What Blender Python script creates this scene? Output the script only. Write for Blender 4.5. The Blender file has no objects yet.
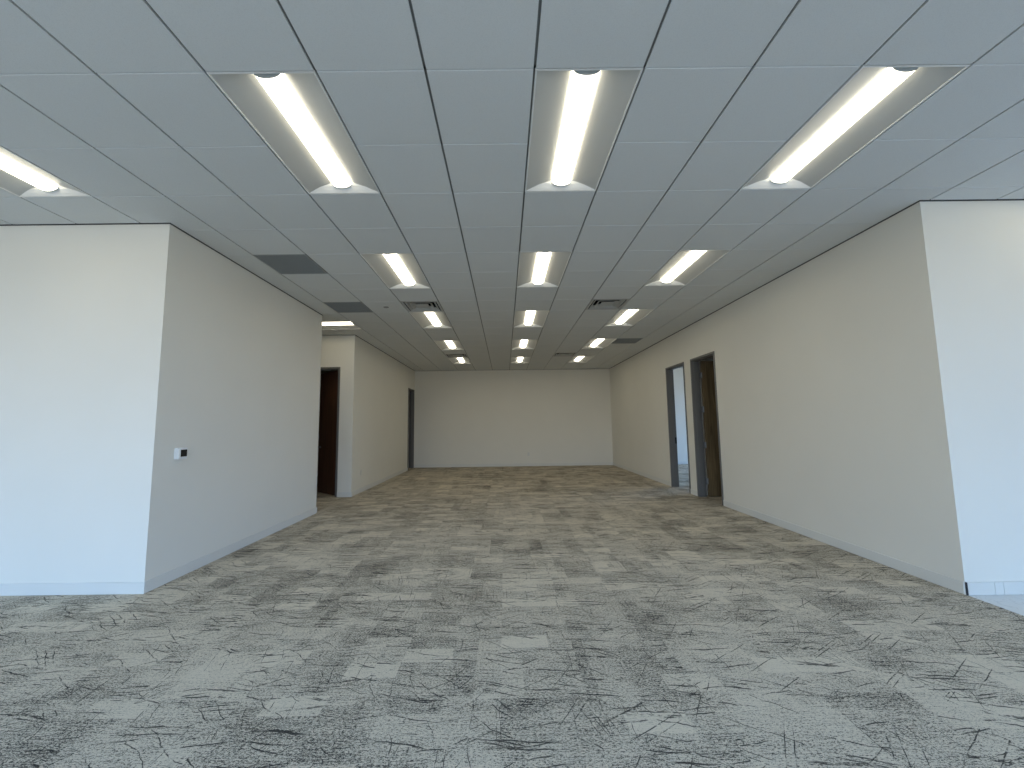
import bpy, bmesh, math
from mathutils import Matrix, Vector

S = bpy.context.scene
COL = S.collection
PI = math.pi

# ------------------------------------------------------------------ camera
CAM_H = 1.435                                  # eye height above the carpet
F_PX, PITCH, YAW, ROLL, CX = 413.2, 0.0995, 0.0029, -0.0125, 505.5
_cy, _sy, _cp, _sp, _cr, _sr = (math.cos(YAW), math.sin(YAW), math.cos(PITCH),
                                math.sin(PITCH), math.cos(ROLL), math.sin(ROLL))
_f = Vector((_sy * _cp, _cy * _cp, _sp))
_ri = Vector((_cy, -_sy, 0))
_up = _ri.cross(_f)
_ri, _up = _ri * _cr + _up * _sr, _up * _cr - _ri * _sr
cam_data = bpy.data.cameras.new('camera')
cam = bpy.data.objects.new('camera', cam_data)
COL.objects.link(cam)
cam.matrix_world = Matrix(((_ri.x, _up.x, -_f.x, 0), (_ri.y, _up.y, -_f.y, 0),
                           (_ri.z, _up.z, -_f.z, CAM_H), (0, 0, 0, 1)))
cam_data.sensor_width = 36.0
cam_data.lens = F_PX / 1024 * 36.0
cam_data.shift_x = (512 - CX) / 1024
cam_data.clip_start = 0.05
S.camera = cam

# ------------------------------------------------------------------ light
SKY_COL, SKY_STR = (0.30, 0.60, 1.06), 8.0
SKY_EAST = (0.30, 0.56, 1.04)                    # made-up east sky tint, to colour daylight through the east windows
HORIZON_COL = (0.78, 0.84, 0.92)
GROUND_COL = (0.68, 0.70, 0.72)
LAMP_COL, LAMP_STR = (1.0, 0.91, 0.70), 8.8
EXPOSURE = -0.55

S.view_settings.view_transform = 'Standard'
S.view_settings.look = 'None'
S.view_settings.gamma = 1.0
S.view_settings.use_curve_mapping = False
S.view_settings.exposure = EXPOSURE
S.cycles.max_bounces = 10
S.cycles.diffuse_bounces = 7
S.cycles.glossy_bounces = 3
S.cycles.sample_clamp_indirect = 6.0
S.cycles.use_denoising = True
S.cycles.caustics_reflective = False
S.cycles.caustics_refractive = False

world = bpy.data.worlds.new('daylight')
S.world = world
world.use_nodes = True
_nt = world.node_tree
_nt.nodes.clear()
_tc = _nt.nodes.new('ShaderNodeTexCoord')
_sx = _nt.nodes.new('ShaderNodeSeparateXYZ')
_rp = _nt.nodes.new('ShaderNodeValToRGB')
_mr = _nt.nodes.new('ShaderNodeMapRange')
_bg = _nt.nodes.new('ShaderNodeBackground')
_wo = _nt.nodes.new('ShaderNodeOutputWorld')
_mr.inputs['From Min'].default_value = -1
_mr.inputs['From Max'].default_value = 1
_nt.links.new(_tc.outputs['Generated'], _sx.inputs[0])
_nt.links.new(_sx.outputs['Z'], _mr.inputs['Value'])
_nt.links.new(_mr.outputs[0], _rp.inputs[0])
_e = _rp.color_ramp.elements
_e[0].position, _e[0].color = 0.0, tuple(c * 0.42 for c in GROUND_COL) + (1,)
_e[1].position, _e[1].color = 1.0, SKY_COL + (1,)
_x = _e.new(0.49); _x.color = tuple(c * 0.50 for c in GROUND_COL) + (1,)
_x = _e.new(0.51); _x.color = HORIZON_COL + (1,)
_x = _e.new(0.63); _x.color = SKY_COL + (1,)
_bg.inputs['Strength'].default_value = SKY_STR
_me = _nt.nodes.new('ShaderNodeMapRange')
_me.interpolation_type = 'SMOOTHSTEP'
_me.inputs['From Min'].default_value = 0.15
_me.inputs['From Max'].default_value = 0.85
_nt.links.new(_sx.outputs['X'], _me.inputs['Value'])
_mz = _nt.nodes.new('ShaderNodeMath')
_mz.operation = 'GREATER_THAN'
_mz.inputs[1].default_value = 0.0
_nt.links.new(_sx.outputs['Z'], _mz.inputs[0])
_mm = _nt.nodes.new('ShaderNodeMath')
_mm.operation = 'MULTIPLY'
_nt.links.new(_me.outputs[0], _mm.inputs[0])
_nt.links.new(_mz.outputs[0], _mm.inputs[1])
_mx = _nt.nodes.new('ShaderNodeMix')
_mx.data_type = 'RGBA'
_nt.links.new(_mm.outputs[0], _mx.inputs[0])
_nt.links.new(_rp.outputs[0], _mx.inputs[6])
_mx.inputs[7].default_value = SKY_EAST + (1,)
_nt.links.new(_mx.outputs[2], _bg.inputs[0])
_nt.links.new(_bg.outputs[0], _wo.inputs[0])


def portal(name, x0, x1, y0, y1, z0, z1, direction):
    """marks a window opening so that the sky is sampled through it"""
    li = bpy.data.lights.new(name, 'AREA')
    li.shape = 'RECTANGLE'
    li.cycles.is_portal = True
    o = bpy.data.objects.new(name, li)
    COL.objects.link(o)
    d = Vector(direction)
    o.location = ((x0 + x1) / 2, (y0 + y1) / 2, (z0 + z1) / 2)
    o.rotation_euler = d.to_track_quat('-Z', 'Z').to_euler()
    li.size = max(x1 - x0, y1 - y0)
    li.size_y = z1 - z0
    return o


# ------------------------------------------------------------------ measures
T = 0.61                                        # ceiling module
GX, GY = 0.1909, 2.1121                         # origin of the ceiling grid
ZC = CAM_H + 1.9707                             # ceiling height
XL, XR = -3.20, 3.78                            # side walls of the hall
YL, YR = 3.81, 3.55                             # wall ends facing the windows
YA, YB = 7.15, 8.74                             # side passage on the left
YE = 14.68                                      # end wall
XW, XE, YS = -12.0, 9.0, -2.6                   # outer limits of the floor plate
TH = 0.14
ZT = ZC + 0.30

# window openings (behind and beside the camera, in the offices)
WIN_S = [(-11.6, -6.2), (-5.9, -0.5), (-0.2, 4.2)]
for a, b in WIN_S:
    portal('window_daylight', a, b, YS - .1, YS - .1, 0.15, 3.1, (0, 1, 0))
portal('window_daylight', XE + .1, XE + .1, YS + .3, 1.8, 0.15, 3.1, (-1, 0, 0))
portal('window_daylight', XE + .1, XE + .1, 9.6, 14.0, 0.15, 3.1, (-1, 0, 0))


# ------------------------------------------------------------------ node helper
class N:
    def __init__(s, name):
        s.m = bpy.data.materials.new(name)
        s.m.use_nodes = True
        s.t = s.m.node_tree
        s.b = s.t.nodes['Principled BSDF']
        s.geo = None

    def new(s, k, **kw):
        n = s.t.nodes.new(k)
        for a, v in kw.items():
            setattr(n, a, v)
        return n

    def put(s, sock, v):
        if hasattr(v, 'is_output') or isinstance(v, bpy.types.NodeSocket):
            s.t.links.new(v, sock)
        else:
            sock.default_value = v

    def math(s, op, a, b=0.0, c=None):
        n = s.new('ShaderNodeMath', operation=op)
        s.put(n.inputs[0], a)
        s.put(n.inputs[1], b)
        if c is not None:
            s.put(n.inputs[2], c)
        return n.outputs[0]

    def vmath(s, op, a, b=(0, 0, 0)):
        n = s.new('ShaderNodeVectorMath', operation=op)
        s.put(n.inputs[0], a)
        s.put(n.inputs[1], b)
        return n.outputs[0]

    def pos(s):
        if s.geo is None:
            s.geo = s.new('ShaderNodeTexCoord').outputs['Object']
        return s.geo

    def mapping(s, v, loc=(0, 0, 0), rot=(0, 0, 0), sc=(1, 1, 1)):
        n = s.new('ShaderNodeMapping')
        s.put(n.inputs['Vector'], v)
        s.put(n.inputs['Location'], loc)
        s.put(n.inputs['Rotation'], rot)
        s.put(n.inputs['Scale'], sc)
        return n.outputs[0]

    def noise(s, v, scale, detail=2.0, rough=0.5, dist=0.0):
        n = s.new('ShaderNodeTexNoise')
        s.put(n.inputs['Vector'], v)
        n.inputs['Scale'].default_value = scale
        n.inputs['Detail'].default_value = detail
        n.inputs['Roughness'].default_value = rough
        n.inputs['Distortion'].default_value = dist
        return n.outputs['Fac']

    def white(s, v):
        n = s.new('ShaderNodeTexWhiteNoise', noise_dimensions='3D')
        s.put(n.inputs['Vector'], v)
        return n.outputs['Value']

    def range(s, v, a, b, c=0.0, d=1.0, smooth=False):
        n = s.new('ShaderNodeMapRange')
        if smooth:
            n.interpolation_type = 'SMOOTHSTEP'
        s.put(n.inputs['Value'], v)
        s.put(n.inputs['From Min'], a)
        s.put(n.inputs['From Max'], b)
        s.put(n.inputs['To Min'], c)
        s.put(n.inputs['To Max'], d)
        return n.outputs[0]

    def mix(s, f, a, b):
        n = s.new('ShaderNodeMix', data_type='RGBA')
        s.put(n.inputs[0], f)
        s.put(n.inputs[6], a if not isinstance(a, tuple) else a + (1,))
        s.put(n.inputs[7], b if not isinstance(b, tuple) else b + (1,))
        return n.outputs[2]

    def bump(s, h, strength, dist):
        n = s.new('ShaderNodeBump')
        n.inputs['Strength'].default_value = strength
        n.inputs['Distance'].default_value = dist
        s.put(n.inputs['Height'], h)
        s.t.links.new(n.outputs[0], s.b.inputs['Normal'])

    def col(s, v):
        s.put(s.b.inputs['Base Color'], v + (1,) if isinstance(v, tuple) else v)

    def set(s, rough=0.5, metal=0.0, spec=0.5):
        s.b.inputs['Roughness'].default_value = rough
        s.b.inputs['Metallic'].default_value = metal
        s.b.inputs['Specular IOR Level'].default_value = spec


def paint(name, c, var=0.03, rough=0.75, spec=0.25, sc=1.3, metal=0.0):
    n = N(name)
    f = n.noise(n.pos(), sc, 3.0)
    lo = tuple(x * (1 - var) for x in c)
    hi = tuple(min(1, x * (1 + var)) for x in c)
    n.col(n.mix(f, lo, hi))
    n.set(rough, metal, spec)
    n.bump(n.noise(n.pos(), 420.0, 2.0), 0.08, 0.001)
    return n.m


M_WALL = paint('wall_paint', (0.79, 0.77, 0.70))
M_BASE = paint('baseboard_vinyl', (0.73, 0.725, 0.68), rough=0.5, spec=0.4)
M_DARKEND = paint('baseboard_end', (0.05, 0.05, 0.055))
M_FRAME = paint('door_frame_steel', (0.14, 0.14, 0.135), rough=0.5, spec=0.5)
M_GRID = paint('ceiling_grid_shaded', (0.19, 0.20, 0.20), rough=0.6)  # grey carries the shade of the recessed joints; meant as a white grid
M_FLANGE = paint('fixture_white_enamel', (0.72, 0.73, 0.72), rough=0.45, spec=0.5)
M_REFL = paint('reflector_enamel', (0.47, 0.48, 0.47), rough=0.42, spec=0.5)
M_GRILLE = paint('grille_aluminium', (0.30, 0.32, 0.32), rough=0.5)
M_VENT = paint('diffuser_enamel', (0.45, 0.46, 0.45), rough=0.5)
M_BLACK = paint('duct_black', (0.012, 0.012, 0.013), rough=0.9)
M_PLASTIC = paint('white_plastic', (0.80, 0.82, 0.82), rough=0.35, spec=0.5)
M_SCREEN = paint('black_screen_glass', (0.01, 0.01, 0.012), rough=0.12, spec=0.6)
M_STEEL = paint('brushed_steel', (0.36, 0.38, 0.41), rough=0.4, metal=0.7)
M_PLATE = paint('outlet_plastic', (0.70, 0.70, 0.67), rough=0.4)
M_COVER = paint('cover_grey', (0.25, 0.25, 0.25), rough=0.5)
M_SHADOW_LINE = paint('shadow_line_dark', (0.10, 0.10, 0.10), rough=0.8)  # shade between wall and ceiling, put into the colour of the wall angle
M_FACADE = paint('window_mullion', (0.16, 0.17, 0.18), rough=0.4)


def mat_tile():
    n = N('ceiling_tile_fissured')
    sp = n.noise(n.pos(), 240.0, 3.0, 0.7)
    big = n.noise(n.pos(), 0.9, 2.0)
    a = n.mix(big, (0.63, 0.65, 0.65), (0.68, 0.70, 0.70))
    n.col(n.mix(n.range(sp, 0.35, 0.5, 0.25, 0.0), a, (0.45, 0.46, 0.46)))
    n.set(0.9, 0, 0.1)
    n.bump(sp, 0.2, 0.001)
    return n.m


M_TILE = mat_tile()


def mat_lens():
    n = N('led_lens')
    n.col((0.9, 0.9, 0.88))
    n.b.inputs['Emission Color'].default_value = LAMP_COL + (1,)
    n.b.inputs['Emission Strength'].default_value = LAMP_STR
    n.set(0.4, 0, 0.4)
    return n.m


M_LENS = mat_lens()


def mat_wood(name, dark, light):
    n = N(name)
    p = n.mapping(n.pos(), sc=(22.0, 22.0, 1.1))
    a = n.noise(p, 1.0, 5.0, 0.6, 0.8)
    p2 = n.mapping(n.pos(), sc=(150.0, 150.0, 3.0))
    b = n.noise(p2, 1.0, 3.0, 0.6)
    f = n.math('ADD', n.math('MULTIPLY', n.range(a, 0.35, 0.65), 0.75), n.math('MULTIPLY', b, 0.25))
    n.col(n.mix(f, dark, light))
    n.set(0.45, 0, 0.4)
    return n.m


M_WOOD = mat_wood('walnut_veneer', (0.075, 0.055, 0.028), (0.22, 0.16, 0.085))
M_WOOD_RED = mat_wood('dark_red_veneer', (0.05, 0.022, 0.013), (0.13, 0.06, 0.035))


def mat_pale_floor():
    n = N('pale_floor')
    f = n.noise(n.mapping(n.pos(), sc=(1, 2.5, 1)), 2.2, 5.0, 0.6)
    v = n.noise(n.mapping(n.pos(), sc=(2, 1, 1)), 3.0, 6.0, 0.55, 1.5)
    vein = n.range(n.math('ABSOLUTE', n.math('SUBTRACT', v, 0.5)), 0.0, 0.012, 0.5, 0.0)
    a = n.mix(f, (0.62, 0.62, 0.60), (0.78, 0.78, 0.76))
    n.col(n.mix(vein, a, (0.35, 0.35, 0.36)))
    n.set(0.35, 0, 0.4)
    return n.m


M_PALE = mat_pale_floor()


def mat_carpet():
    n = N('carpet_tile_heather')
    P = n.pos()
    PALE, LIGHT, MID, DARK, INK = (0.725, 0.65, 0.52), (0.605, 0.54, 0.435), (0.25, 0.225, 0.185), (0.068, 0.062, 0.054), (0.030, 0.029, 0.028)
    # carpet tiles half a metre wide, each with a tone of its own and its own crop of the pattern
    cellA = n.vmath('FLOOR', n.mapping(P, loc=(0.31, 0.17, 0), sc=(1.64, 1.64, 0)))
    ra = n.white(cellA)
    cellB = n.vmath('FLOOR', n.mapping(P, loc=(0.13, 0.41, 7), sc=(3.28, 6.56, 0)))
    rb = n.white(n.vmath('ADD', cellB, (0, 0, 7.3)))
    cellC = n.vmath('FLOOR', n.mapping(P, loc=(0.57, 0.23, 7), sc=(4.92, 1.64, 0)))
    rc = n.white(n.vmath('ADD', cellC, (0, 0, 3.1)))
    sm = n.noise(n.mapping(P, sc=(1.0, 1.5, 1)), 1.6, 4.0, 0.6)
    # offset of the pattern per tile
    off = n.new('ShaderNodeCombineXYZ')
    n.put(off.inputs[0], n.math('MULTIPLY', ra, 37.0))
    n.put(off.inputs[1], n.math('MULTIPLY', ra, 91.0))
    Q = n.vmath('ADD', P, off.outputs[0])
    blotch = n.noise(n.mapping(Q, sc=(2.2, 5.0, 1)), 1.5, 5.0, 0.62, 0.4)
    # heather yarn: short horizontal dashes
    y1 = n.noise(n.mapping(Q, sc=(66, 145, 1)), 1.0, 3.0, 0.72)
    y2 = n.noise(n.mapping(P, sc=(170, 300, 1)), 1.0, 1.0, 0.6)
    y3 = n.noise(n.mapping(Q, sc=(9, 85, 1)), 1.0, 3.0, 0.7)
    yarn = n.math('ADD', n.math('MULTIPLY', y1, 0.60), n.math('ADD', n.math('MULTIPLY', y2, 0.36), n.math('MULTIPLY', y3, 0.26)))
    tone = n.math('ADD', n.math('MULTIPLY', n.math('SUBTRACT', ra, 0.5), 0.035),
                  n.math('ADD', n.math('SUBTRACT', n.range(rb, 0.65, 1.0, 0.0, 0.075), n.range(rb, 0.0, 0.25, 0.02, 0.0)),
                         n.math('ADD', n.math('MULTIPLY', n.math('SUBTRACT', rc, 0.5), 0.035),
                                n.math('ADD', n.math('MULTIPLY', n.math('SUBTRACT', blotch, 0.5), 0.10),
                                       n.math('MULTIPLY', n.math('SUBTRACT', sm, 0.5), 0.07)))))
    v = n.math('ADD', yarn, tone)                    # centred near 0.61
    c = n.mix(n.range(v, 0.525, 0.565), DARK, MID)
    c = n.mix(n.range(v, 0.565, 0.60), c, LIGHT)
    c = n.mix(n.range(v, 0.61, 0.72), c, PALE)
    # broken dark scratches in several directions
    wob = n.noise(P, 3.5, 3.0, 0.6)
    wobv = n.math('MULTIPLY', n.math('SUBTRACT', wob, 0.5), 0.07)
    wv = n.new('ShaderNodeCombineXYZ')
    n.put(wv.inputs[0], wobv)
    n.put(wv.inputs[1], wobv)
    R = n.vmath('ADD', Q, wv.outputs[0])
    ink = None
    for ang, sx, sy, keep, thick in ((4, 2.0, 60, 0.11, 0.40), (-9, 2.8, 80, 0.09, 0.40), (14, 2.2, 80, 0.08, 0.40),
                                     (38, 1.8, 110, 0.045, 0.40), (-33, 1.8, 110, 0.045, 0.40), (-58, 2.0, 130, 0.025, 0.38),
                                     (89, 2.0, 170, 0.022, 0.38), (72, 2.4, 150, 0.018, 0.38)):
        w = n.new('ShaderNodeTexVoronoi', feature='F1', voronoi_dimensions='2D')
        n.put(w.inputs['Vector'], n.mapping(n.mapping(R, loc=(ang * 1.7, 3.3, 0), rot=(0, 0, math.radians(ang))), sc=(sx, sy, 1)))
        w.inputs['Scale'].default_value = 1.0
        sep = n.new('ShaderNodeSeparateColor')
        n.put(sep.inputs[0], w.outputs['Color'])
        on = n.math('LESS_THAN', sep.outputs[0], keep)
        m = n.math('MULTIPLY', on, n.range(w.outputs['Distance'], thick * 0.6, thick, 1.0, 0.0))
        ink = m if ink is None else n.math('MAXIMUM', ink, m)
    brk = n.range(n.noise(n.mapping(P, sc=(9, 14, 1)), 1.0, 4.0, 0.75), 0.42, 0.50)
    ink = n.math('MULTIPLY', ink, brk)
    c = n.mix(n.math('MULTIPLY', ink, 0.9), c, INK)
    n.col(c)
    n.set(0.95, 0, 0.08)
    n.b.inputs['Sheen Weight'].default_value = 0.0
    n.bump(yarn, 0.5, 0.003)
    return n.m


M_CARPET = mat_carpet()


# ------------------------------------------------------------------ mesh helpers
def box(bm, x0, x1, y0, y1, z0, z1):
    v = [bm.verts.new(p) for p in ((x0, y0, z0), (x1, y0, z0), (x1, y1, z0), (x0, y1, z0),
                                   (x0, y0, z1), (x1, y0, z1), (x1, y1, z1), (x0, y1, z1))]
    for q in ((0, 3, 2, 1), (4, 5, 6, 7), (0, 1, 5, 4), (1, 2, 6, 5), (2, 3, 7, 6), (3, 0, 4, 7)):
        bm.faces.new([v[k] for k in q])


def sheet(bm, rows):
    """rows: list of point rows, quads between neighbours"""
    vs = [[bm.verts.new(p) for p in r] for r in rows]
    for a, b in zip(vs, vs[1:]):
        for k in range(len(a) - 1):
            bm.faces.new((a[k], a[k + 1], b[k + 1], b[k]))
    return vs


def obj(name, bm, mat, parent=None, loc=None, rot=None, bevel=0, smooth=False, recalc=True):
    if recalc:
        bmesh.ops.recalc_face_normals(bm, faces=bm.faces)
    me = bpy.data.meshes.new(name)
    bm.to_mesh(me)
    bm.free()
    if smooth:
        for p in me.polygons:
            p.use_smooth = True
    me.materials.append(mat)
    o = bpy.data.objects.new(name, me)
    COL.objects.link(o)
    if parent:
        o.parent = parent
    if loc:
        o.location = loc
    if rot:
        o.rotation_euler = rot
    if bevel:
        b = o.modifiers.new('bevel', 'BEVEL')
        b.width = bevel
        b.segments = 2
        b.limit_method = 'ANGLE'
    return o


def boxes(name, lst, mat, parent=None, **kw):
    bm = bmesh.new()
    for b in lst:
        box(bm, *b)
    return obj(name, bm, mat, parent, **kw)


def struct(o, label=None):
    o['kind'] = 'structure'
    if label:
        o['label'] = label
    return o


def tag(o, label, cat, group=None):
    o['label'] = label
    o['category'] = cat
    if group:
        o['group'] = group
    return o


def empty(name, loc=(0, 0, 0), rz=0.0):
    o = bpy.data.objects.new(name, None)
    o.empty_display_size = 0.1
    COL.objects.link(o)
    o.location = loc
    o.rotation_euler = (0, 0, rz)
    return o


def dup(o, parent=None):
    c = o.copy()
    COL.objects.link(c)
    if parent:
        c.parent = parent
    for ch in [x for x in o.children]:
        dup(ch, c)
    return c


# ------------------------------------------------------------------ floor
struct(boxes('floor', [(XW, XR, YS, YE, -0.12, 0), (XR, XE, YR + .02, YE, -0.12, 0)], M_CARPET),
       'grey heathered carpet tiles with dark broken strokes')
struct(boxes('floor_right', [(XR, XE, YS, YR + .02, -0.12, -0.002)], M_PALE),
       'pale hard floor to the right of the carpet edge')

# ------------------------------------------------------------------ walls
DH = 2.715                                       # door frame outer height
D1 = (-4.45, -3.49)                              # x range, door in the left passage
D2 = (13.71, 14.62)                              # y ranges of the others
D3 = (8.59, 9.57)
D4 = (7.32, 8.285)
WALLS = {
    'wall_left': [(XW, XL, YL, YA)],
    'wall_left_rear': [(XL - TH, XL, YB, D2[0]), (XL - TH, XL, D2[1], YE)],
    'wall_left_passage': [(-7.4, D1[0], YB, YB + TH), (D1[1], XL - TH, YB, YB + TH)],
    'wall_passage_end': [(-7.4, -7.2, YA, YE)],
    'wall_left_partition': [(-7.2, XL - TH, 12.6, 12.75)],
    'wall_back': [(-7.4, XE, YE, YE + TH)],
    'wall_right': [(XR, XR + TH, YR, D4[0]), (XR, XR + TH, D4[1], D3[0]), (XR, XR + TH, D3[1], YE)],
    'wall_right_front': [(XR + TH, XE, YR, YR + TH)],
    'wall_right_partition': [(XR + TH, XE, 8.36, 8.50)],
}
HEADS = {
    'wall_left_rear': [(XL - TH, XL, D2[0], D2[1])],
    'wall_left_passage': [(D1[0], D1[1], YB, YB + TH)],
    'wall_right': [(XR, XR + TH, D4[0], D4[1]), (XR, XR + TH, D3[0], D3[1])],
}
WALL_RECTS = []
for nm, rs in WALLS.items():
    lst = [(a, b, c, d, 0, ZT) for a, b, c, d in rs]
    lst += [(a, b, c, d, DH, ZT) for a, b, c, d in HEADS.get(nm, [])]
    WALL_RECTS += rs + HEADS.get(nm, [])
    struct(boxes(nm, lst, M_WALL))


def window_wall(name, axis, fixed, lo, hi, openings):
    """outer wall with window openings; axis 'x' runs along x at y=fixed"""
    lst = []
    cuts = [lo]
    for a, b in openings:
        cuts += [a, b]
    cuts.append(hi)
    t = 0.2
    for k in range(0, len(cuts), 2):
        lst.append((cuts[k], cuts[k + 1], 0, ZT))
    for a, b in openings:
        lst += [(a, b, 0, 0.15), (a, b, 3.1, ZT)]
    out = []
    for a, b, z0, z1 in lst:
        out.append((a, b, fixed - t, fixed, z0, z1) if axis == 'x' else (fixed, fixed + t, a, b, z0, z1))
    struct(boxes(name, out, M_WALL))
    return t


window_wall('wall_front', 'x', YS, XW, XE + .2, WIN_S)
EAST = [(YS + .3, 1.8), (9.6, 14.0)]
window_wall('wall_right_outer', 'y', XE, YS, YE + TH, EAST)
struct(boxes('wall_left_outer', [(XW - .2, XW, YS, YL, 0, ZT)], M_WALL))
WALL_RECTS += [(XW - .2, XW, YS, YL), (XW - .2, XE + .2, YS - .2, YS), (XE, XE + .2, YS, YE)]
for k, (a, b) in enumerate(WIN_S):
    m = [(a + q * (b - a) / 3 - .03, a + q * (b - a) / 3 + .03, YS - .15, YS - .05, .15, 3.1) for q in (1, 2)]
    m += [(a, b, YS - .15, YS - .05, .15, .20), (a, b, YS - .15, YS - .05, 3.05, 3.1)]
    struct(boxes('window_%d' % (k + 1), m, M_FACADE))
for k, (a, b) in enumerate(EAST):
    m = [(XE + .05, XE + .15, (a + b) / 2 - .03, (a + b) / 2 + .03, .15, 3.1)]
    m += [(XE + .05, XE + .15, a, b, .15, .20), (XE + .05, XE + .15, a, b, 3.05, 3.1)]
    struct(boxes('window_%d' % (k + 4), m, M_FACADE))

# ------------------------------------------------------------------ baseboards
BH, BT = 0.10, 0.013
struct(boxes('baseboard_left', [(XW, XL + BT, YL - BT, YL, 0, BH), (XL, XL + BT, YL, YA + BT, 0, BH),
                                (-7.2, XL, YA, YA + BT, 0, BH)], M_BASE, bevel=.003))
struct(boxes('baseboard_left_rear', [(D1[1], XL + BT, YB - BT, YB, 0, BH), (-7.2, D1[0], YB - BT, YB, 0, BH),
                                     (XL, XL + BT, YB, D2[0], 0, BH)], M_BASE, bevel=.003))
struct(boxes('baseboard_back', [(XL, XR, YE - BT, YE, 0, BH), (XR + TH, XE, YE - BT, YE, 0, BH)], M_BASE, bevel=.003))
struct(boxes('baseboard_right', [(XR - BT, XR, YR, D4[0], 0, BH), (XR - BT, XR, D4[1], D3[0], 0, BH),
                                 (XR - BT, XR, D3[1], YE - BT, 0, BH)], M_BASE, bevel=.003))
struct(boxes('baseboard_right_front', [(XR + .010, 4.008, YR - BT, YR, 0, BH), (4.012, 4.082, YR - BT, YR, 0, BH),
                                       (4.086, XE, YR - BT, YR, 0, BH)], M_BASE))
struct(boxes('trim_1', [(XR, XR + .008, YR - .012, YR, 0, BH)], M_DARKEND),
       'dark end piece of the baseboard at the right wall corner')

# ------------------------------------------------------------------ ceiling
LIGHTS = [(i, j) for j in (0, 4, 8, 12, 16) for i in (-3, 0, 3)] + [(-7, 0), (7, 0)]
TRANS = [(-7, 9)]                                # one fixture set crosswise over the passage
GRILLES = [(-5, 4), (-5, 7), (4, 12)]
VENTS = [(-3, 7), (2, 7), (-3, 15), (2, 15)]
skip = set()
for i, j in LIGHTS:
    skip |= {(i, j), (i, j + 1)}
for i, j in TRANS:
    skip |= {(i, j), (i + 1, j)}
skip |= set(GRILLES) | set(VENTS)
GAP = 0.0078                                     # half the joint between two tiles
DEP = 0.012                                      # how far a tile hangs below its grid
WG = 0.020
GAPY = 0.003                                     # the cross joints are tighter
CH = 0.006                                       # bevel of a tile edge
bm = bmesh.new()


def in_wall(x, y, m=0.0):
    return any(a - m < x < b + m and c - m < y < d + m for a, b, c, d in WALL_RECTS)


for i in range(-20, 16):
    for j in range(-8, 22):
        if (i, j) in skip:
            continue
        x0, x1 = GX + i * T + GAP, GX + (i + 1) * T - GAP
        y0, y1 = GY + j * T + GAPY, GY + (j + 1) * T - GAPY
        xs, ys = {x0, x1}, {y0, y1}
        for a, b, c, d in WALL_RECTS:
            for e in (a - WG, b + WG):
                if x0 < e < x1:
                    xs.add(e)
            for e in (c - WG, d + WG):
                if y0 < e < y1:
                    ys.add(e)
        xs, ys = sorted(xs), sorted(ys)
        keep = {}
        for p in range(len(xs) - 1):
            for q in range(len(ys) - 1):
                keep[p, q] = not in_wall((xs[p] + xs[p + 1]) / 2, (ys[q] + ys[q + 1]) / 2, WG)
        for (p, q), ok in keep.items():
            if not ok:
                continue
            a, b, c, d = xs[p], xs[p + 1], ys[q], ys[q + 1]
            z0, z1 = ZC, ZC + DEP

            def quad(*pts):
                bm.faces.new([bm.verts.new(t) for t in pts])
            c2 = c if keep.get((p, q - 1)) else c + CH
            quad((a, c2, z0), (a, d, z0), (b, d, z0), (b, c2, z0))
            if not keep.get((p - 1, q)):
                quad((a, c, z0), (a, c, z1), (a, d, z1), (a, d, z0))
            if not keep.get((p + 1, q)):
                quad((b, c, z0), (b, d, z0), (b, d, z1), (b, c, z1))
            if not keep.get((p, q - 1)):
                quad((a, c, z0 + CH), (b, c, z0 + CH), (b, c, z1), (a, c, z1))
                quad((a, c2, z0), (b, c2, z0), (b, c, z0 + CH), (a, c, z0 + CH))
            if not keep.get((p, q + 1)):
                quad((a, d, z0), (a, d, z1), (b, d, z1), (b, d, z0))
ceil = struct(obj('ceiling', bm, M_TILE, recalc=False), 'white suspended ceiling of square tiles')
# inverted T grid above the joints, and the deck over everything
g = []
for i in range(-20, 17):
    x = GX + i * T
    segs, start = [], None
    for j in range(-8, 22):                       # leave the grid out under a crosswise fixture
        hole = (i, j) in skip and (i - 1, j) in skip and (i - 1, j) in TRANS
        if not hole and start is None:
            start = j
        if hole and start is not None:
            segs.append((start, j)); start = None
    if start is not None:
        segs.append((start, 22))
    for s, e in segs:
        g.append((x - .010, x + .010, GY + s * T - .006, GY + e * T + .006, ZC + DEP, ZC + DEP + .03))
holes = {(i, j + 1) for i, j in LIGHTS}
for j in range(-8, 23):
    y = GY + j * T
    start = None
    for i in range(-20, 17):
        hole = (i, j) in holes
        if not hole and start is None:
            start = i
        if (hole or i == 16) and start is not None:
            g.append((GX + start * T - .006, GX + i * T + .006, y - .010, y + .010, ZC + DEP, ZC + DEP + .029))
            start = None
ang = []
for a, b, c, d in WALL_RECTS:                      # wall angle coloured dark to draw the shadow line along every wall
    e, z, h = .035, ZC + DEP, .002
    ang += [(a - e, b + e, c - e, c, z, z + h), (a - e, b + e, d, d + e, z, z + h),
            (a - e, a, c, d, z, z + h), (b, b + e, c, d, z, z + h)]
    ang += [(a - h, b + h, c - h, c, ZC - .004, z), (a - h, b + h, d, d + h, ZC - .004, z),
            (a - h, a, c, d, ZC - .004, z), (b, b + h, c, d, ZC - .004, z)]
boxes('wall_angle_shadow', ang, M_SHADOW_LINE, ceil)
boxes('ceiling_grid', g, M_GRID, ceil)
boxes('ceiling_deck', [(XW - .2, XE + .2, YS - .2, YE + TH, ZT, ZT + .1)], M_BLACK, ceil)


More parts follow.
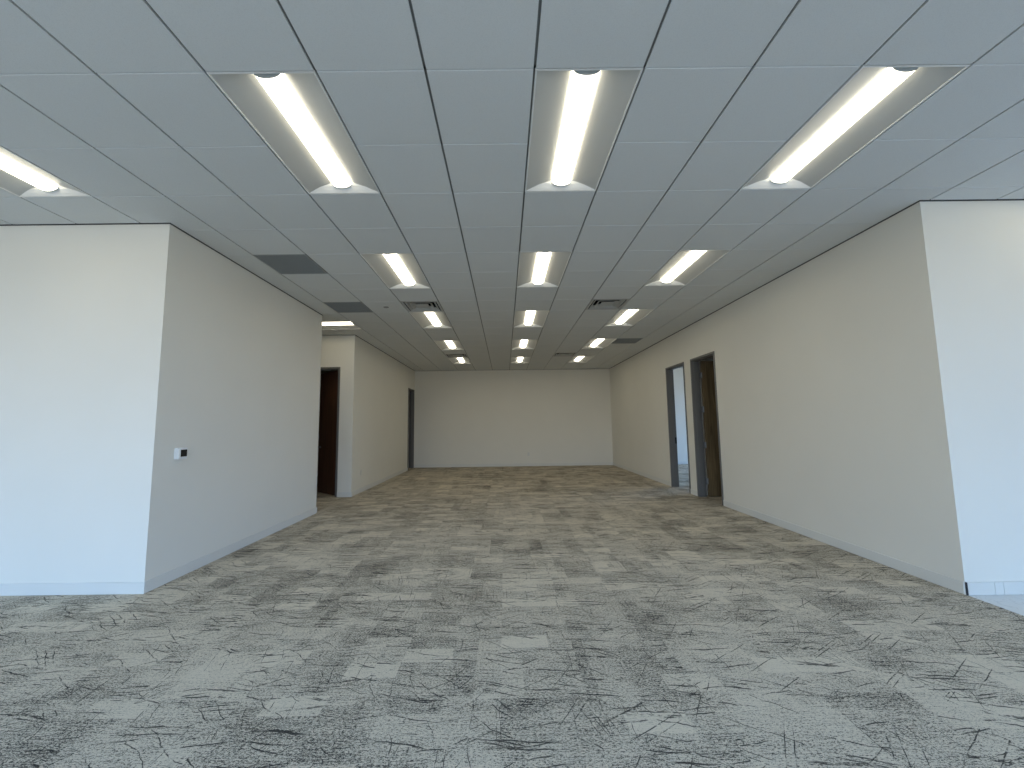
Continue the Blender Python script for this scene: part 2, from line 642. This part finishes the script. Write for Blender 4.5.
# ------------------------------------------------------------------ recessed lights
def make_light():
    r = empty('ceiling_light')
    hw, hl, fl = T / 2 - .004, T - .004, .010      # half width, half length, flange
    fr = boxes('frame', [(-hw, -hw + fl, -hl, hl, -.001, .012), (hw - fl, hw, -hl, hl, -.001, .012),
                         (-hw + fl, hw - fl, -hl, -hl + fl, -.001, .012), (-hw + fl, hw - fl, hl - fl, hl, -.001, .012),
                         (-hw, hw, -hl, hl, .085, .090)], M_FLANGE, r)
    iw, il = hw - fl, hl - fl
    prof = [(iw, .003), (iw - .05, .018), (iw - .10, .034), (iw - .15, .046), (.095, .060), (.076, .066), (.072, .080)]
    for s in (-1, 1):
        bm = bmesh.new()
        sheet(bm, [[(s * x, -il, z) for x, z in prof], [(s * x, il, z) for x, z in prof]])
        obj('reflector', bm, M_REFL, r, smooth=True)
    for s in (-1, 1):
        bm = bmesh.new()
        rows = []
        for t, z in ((0, 0), (.018, .016), (.040, .040), (.058, .078)):
            rows.append([(-iw, s * (il - t), z), (-.1, s * (il - t), z), (.1, s * (il - t), z), (iw, s * (il - t), z)])
        sheet(bm, rows)
        obj('end_plate', bm, M_FLANGE, r)
    bm = bmesh.new()
    n, ly = 14, il - .052
    pts = []
    for q in range(n + 1):
        a = PI * q / n
        pts.append((.078 * math.cos(a), .062 - .045 * math.sin(a) ** 0.8))
    vs = sheet(bm, [[(x, -ly, z) for x, z in pts], [(x, ly, z) for x, z in pts]])
    obj('lens', bm, M_LENS, r, smooth=True)
    for s in (-1, 1):
        bm = bmesh.new()
        vv = [bm.verts.new((x * 1.02, s * (ly + .001), .062 - (.062 - z) * 1.03)) for x, z in pts]
        ww = [bm.verts.new((x * 1.02, s * (ly + .006), .062 - (.062 - z) * 1.03)) for x, z in pts]
        bm.faces.new(vv); bm.faces.new(ww)
        for k in range(n):
            bm.faces.new((vv[k], vv[k + 1], ww[k + 1], ww[k]))
        obj('lens_end_cap', bm, M_FLANGE, r)
    return r


COLN = {-3: 'left', 0: 'middle', 3: 'right'}
ROWN = {0: 'first and largest light from the front in the %s line of recessed ceiling lights',
        4: 'second recessed light from the front in the %s line on the ceiling',
        8: 'third recessed light from the front in the %s line on the ceiling',
        12: 'second to last recessed light in the %s line on the ceiling',
        16: 'farthest recessed light in the %s line, by the end wall'}
first = None
for i, j in LIGHTS:
    if first is None:
        first = o = make_light()
    else:
        o = dup(first)
    o.location = (GX + (i + .5) * T, GY + (j + 1) * T, ZC)
    if i in COLN:
        lab = ROWN[j] % COLN[i]
    elif i < 0:
        lab = 'recessed ceiling light cut by the left picture edge above the left wall front'
    else:
        lab = 'recessed ceiling light just beyond the right picture edge'
    tag(o, lab, 'ceiling light', 'recessed linear ceiling lights')
for i, j in TRANS:
    o = dup(first)
    o.location = (GX + (i + 1) * T, GY + (j + .5) * T, ZC)
    o.rotation_euler = (0, 0, PI / 2)
    tag(o, 'crosswise recessed light in the side passage, partly behind the left wall', 'ceiling light', 'recessed linear ceiling lights')


# ------------------------------------------------------------------ return grilles
def make_grille():
    r = empty('return_air_grille')
    h = T / 2 - .004
    boxes('frame', [(-h, -h + .016, -h, h, -.001, .012), (h - .016, h, -h, h, -.001, .012),
                    (-h + .016, h - .016, -h, -h + .016, -.001, .012), (-h + .016, h - .016, h - .016, h, -.001, .012)], M_GRILLE, r)
    c, st = h - .016, []
    n = 44
    for k in range(1, n):
        p = -c + 2 * c * k / n
        st.append((p - .0009, p + .0009, -c, c, .001, .012))
        st.append((-c, c, p - .0009, p + .0009, .001, .0119))
    boxes('eggcrate_core', st, M_GRILLE, r)
    bm = bmesh.new()
    box(bm, -h, h, -h, h, .013, .16)
    bm.faces.ensure_lookup_table()
    bmesh.ops.delete(bm, geom=[bm.faces[0]], context='FACES')
    obj('plenum_box', bm, M_BLACK, r)
    return r


GL = {(-5, 4): 'near grey return grille in the ceiling beside the left wall',
      (-5, 7): 'second grey return grille in the ceiling before the side passage',
      (4, 12): 'faint grey return grille in the ceiling near the right wall'}
first = None
for i, j in GRILLES:
    if first is None:
        first = o = make_grille()
    else:
        o = dup(first)
    o.location = (GX + (i + .5) * T, GY + (j + .5) * T, ZC)
    tag(o, GL[i, j], 'air grille', 'eggcrate return grilles')


# ------------------------------------------------------------------ supply diffusers
def make_vent():
    r = empty('supply_air_diffuser')
    h = T / 2 - .004
    f = .035
    boxes('frame', [(-h, -h + f, -h, h, -.001, .010), (h - f, h, -h, h, -.001, .010),
                    (-h + f, h - f, -h, -h + f, -.001, .010), (-h + f, h - f, h - f, h, -.001, .010)], M_VENT, r)
    c = h - f
    for k, (a, b) in enumerate(((c * .93, c * .73), (c * .68, c * .46))):
        bm = bmesh.new()
        rows = []
        for s, z in ((a, .004), (a - .012, .006), (b, .050)):
            rows.append([(-s, -s, z), (s, -s, z), (s, s, z), (-s, s, z), (-s, -s, z)])
        sheet(bm, rows)
        o = obj('louvre_ring', bm, M_VENT, r)
        so = o.modifiers.new('thick', 'SOLIDIFY'); so.thickness = .0015
    boxes('centre_plate', [(-c * .40, c * .40, -c * .40, c * .40, .006, .012)], M_VENT, r)
    bm = bmesh.new()
    box(bm, -h, h, -h, h, .011, .20)
    bm.faces.ensure_lookup_table()
    bmesh.ops.delete(bm, geom=[bm.faces[0]], context='FACES')
    obj('duct_neck', bm, M_BLACK, r)
    return r


VL = {(-3, 7): 'square supply diffuser just before the third light of the left line',
      (2, 7): 'square supply diffuser beside the third light of the right line',
      (-3, 15): 'far supply diffuser before the last light of the left line',
      (2, 15): 'far supply diffuser beside the last light of the right line'}
first = None
for i, j in VENTS:
    if first is None:
        first = o = make_vent()
    else:
        o = dup(first)
    o.location = (GX + (i + .5) * T, GY + (j + .5) * T, ZC)
    tag(o, VL[i, j], 'air vent', 'square supply diffusers')

bm = bmesh.new()
bmesh.ops.create_cone(bm, cap_ends=True, segments=32, radius1=.040, radius2=.044, depth=.006)
tag(obj('sprinkler_cover', bm, M_COVER, None, loc=(GX - 3.5 * T, GY + 7.5 * T, ZC - .003)),
    'small round grey cover in the ceiling left of the left diffuser', 'sprinkler cover')


# ------------------------------------------------------------------ doors
def make_frame(name, w, loc, rz, swing=1):
    """local x along the wall, local y through it; origin at the floor, left outer corner.
    swing +1: the stop leaves the door on the far (+y) side"""
    r = empty(name, loc, rz)
    r['kind'] = 'structure'
    fw, e, t = .042, .012, TH
    boxes('door_frame', [(0, fw, -e, t + e, 0, DH), (w - fw, w, -e, t + e, 0, DH), (fw, w - fw, -e, t + e, DH - fw, DH),
                         (fw, fw + .016, .03, .11, 0, DH - fw), (w - fw - .016, w - fw, .03, .11, 0, DH - fw),
                         (fw, w - fw, .03, .11, DH - fw - .016, DH - fw)], M_FRAME, r, bevel=.003)
    return r


def make_leaf(parent, w, hinge, rz, mat, handle_side=1):
    """a leaf turning about `hinge` (local to the frame); the leaf runs along its own +x"""
    lw = w - .084 - .006
    bm = bmesh.new()
    box(bm, 0.004, lw, -.022, .022, .012, DH - .048)
    lf = obj('door_leaf', bm, mat, parent, loc=hinge, rot=(0, 0, rz), bevel=.0015)
    for z in (.30, 1.00, 1.70, 2.38):
        bm = bmesh.new()
        box(bm, -.034, .004, -.003, .000, z - .057, z + .057)
        bmesh.ops.create_cone(bm, cap_ends=True, segments=12, radius1=.007, radius2=.007, depth=.118,
                              matrix=Matrix.Translation((-.003, -.022, z)))
        h = obj('hinge', bm, M_STEEL, lf)
        h['label'] = 'silver hinge'
    bm = bmesh.new()
    for s in (-1, 1):
        bmesh.ops.create_cone(bm, cap_ends=True, segments=20, radius1=.027, radius2=.027, depth=.01,
                              matrix=Matrix.Translation((lw - .07, s * .027, 1.0)) @ Matrix.Rotation(PI / 2, 4, 'X'))
        box(bm, lw - .078, lw - .062, s * .045 - .02, s * .045 + .02, .992, 1.008)
        box(bm, lw - .19, lw - .062, s * .062 - .006, s * .062 + .006, .991, 1.009)
    hd = obj('lever_handle', bm, M_STEEL, lf, bevel=.002)
    hd['label'] = 'silver lever handle'
    return lf


# passage door (faces the camera): hinged on its right jamb, ajar into the dark room
w = D1[1] - D1[0]
d = make_frame('door_1', w, (D1[0], YB, 0), 0)
d['label'] = 'doorway in the side passage with a dark red-brown door ajar'
make_leaf(d, w, (w - .045, TH - .03, 0), PI - math.radians(42), M_WOOD_RED)
# far doorway in the left wall
w = D2[1] - D2[0]
d = make_frame('door_2', w, (XL, D2[0], 0), PI / 2)
d['label'] = 'far doorway in the left wall next to the end wall'
make_leaf(d, w, (.045, TH + .01, 0), PI / 2, M_WOOD_RED)
# right wall, far doorway: open to a bright office
w = D3[1] - D3[0]
d = make_frame('door_3', w, (XR, D3[1], 0), -PI / 2)
d['label'] = 'open grey-framed doorway in the right wall to a bright room'
sp = boxes('strike_plate', [(.0425, .0445, .115, .150, .97, 1.11)], M_BLACK, d)
sp['label'] = 'dark strike plate'
make_leaf(d, w, (w - .045, TH + .03, 0), PI / 2 - math.radians(4), M_WOOD)
# right wall, near doorway with the walnut leaf swung open
w = D4[1] - D4[0]
d = make_frame('door_4', w, (XR, D4[1], 0), -PI / 2)
d['label'] = 'grey-framed doorway in the right wall with an open walnut door'
make_leaf(d, w, (.070, TH + .03, 0), PI / 2, M_WOOD)

# ------------------------------------------------------------------ small wall things
t = empty('thermostat', (XL, 4.105, 1.200))
boxes('housing', [(0, .044, -.056, .056, -.054, .054)], M_PLASTIC, t, bevel=.005)
boxes('backplate', [(0, .006, -.058, .058, -.056, .056)], M_PLASTIC, t, bevel=.002)
sc = boxes('screen', [(.044, .0455, -.032, .046, -.031, .036)], M_SCREEN, t)
sc['label'] = 'black square display'
tag(t, 'white wall thermostat with black square screen near the left wall corner', 'thermostat')


def outlet(loc, rz, label):
    r = empty('wall_outlet', loc, rz)             # faces local -y
    boxes('cover_plate', [(-.035, .035, -.006, 0, -.057, .057)], M_PLATE, r, bevel=.002)
    boxes('receptacle', [(-.017, .017, -.008, -.005, .008, .038), (-.017, .017, -.008, -.005, -.038, -.008)], M_PLATE, r, bevel=.002)
    tag(r, label, 'outlet', 'wall outlets near the floor')


outlet((XL, 9.31, .43), PI / 2, 'low wall outlet on the left wall past the passage corner')
outlet((0.82, YE, .42), 0, 'low wall outlet on the end wall, centre of the hall')
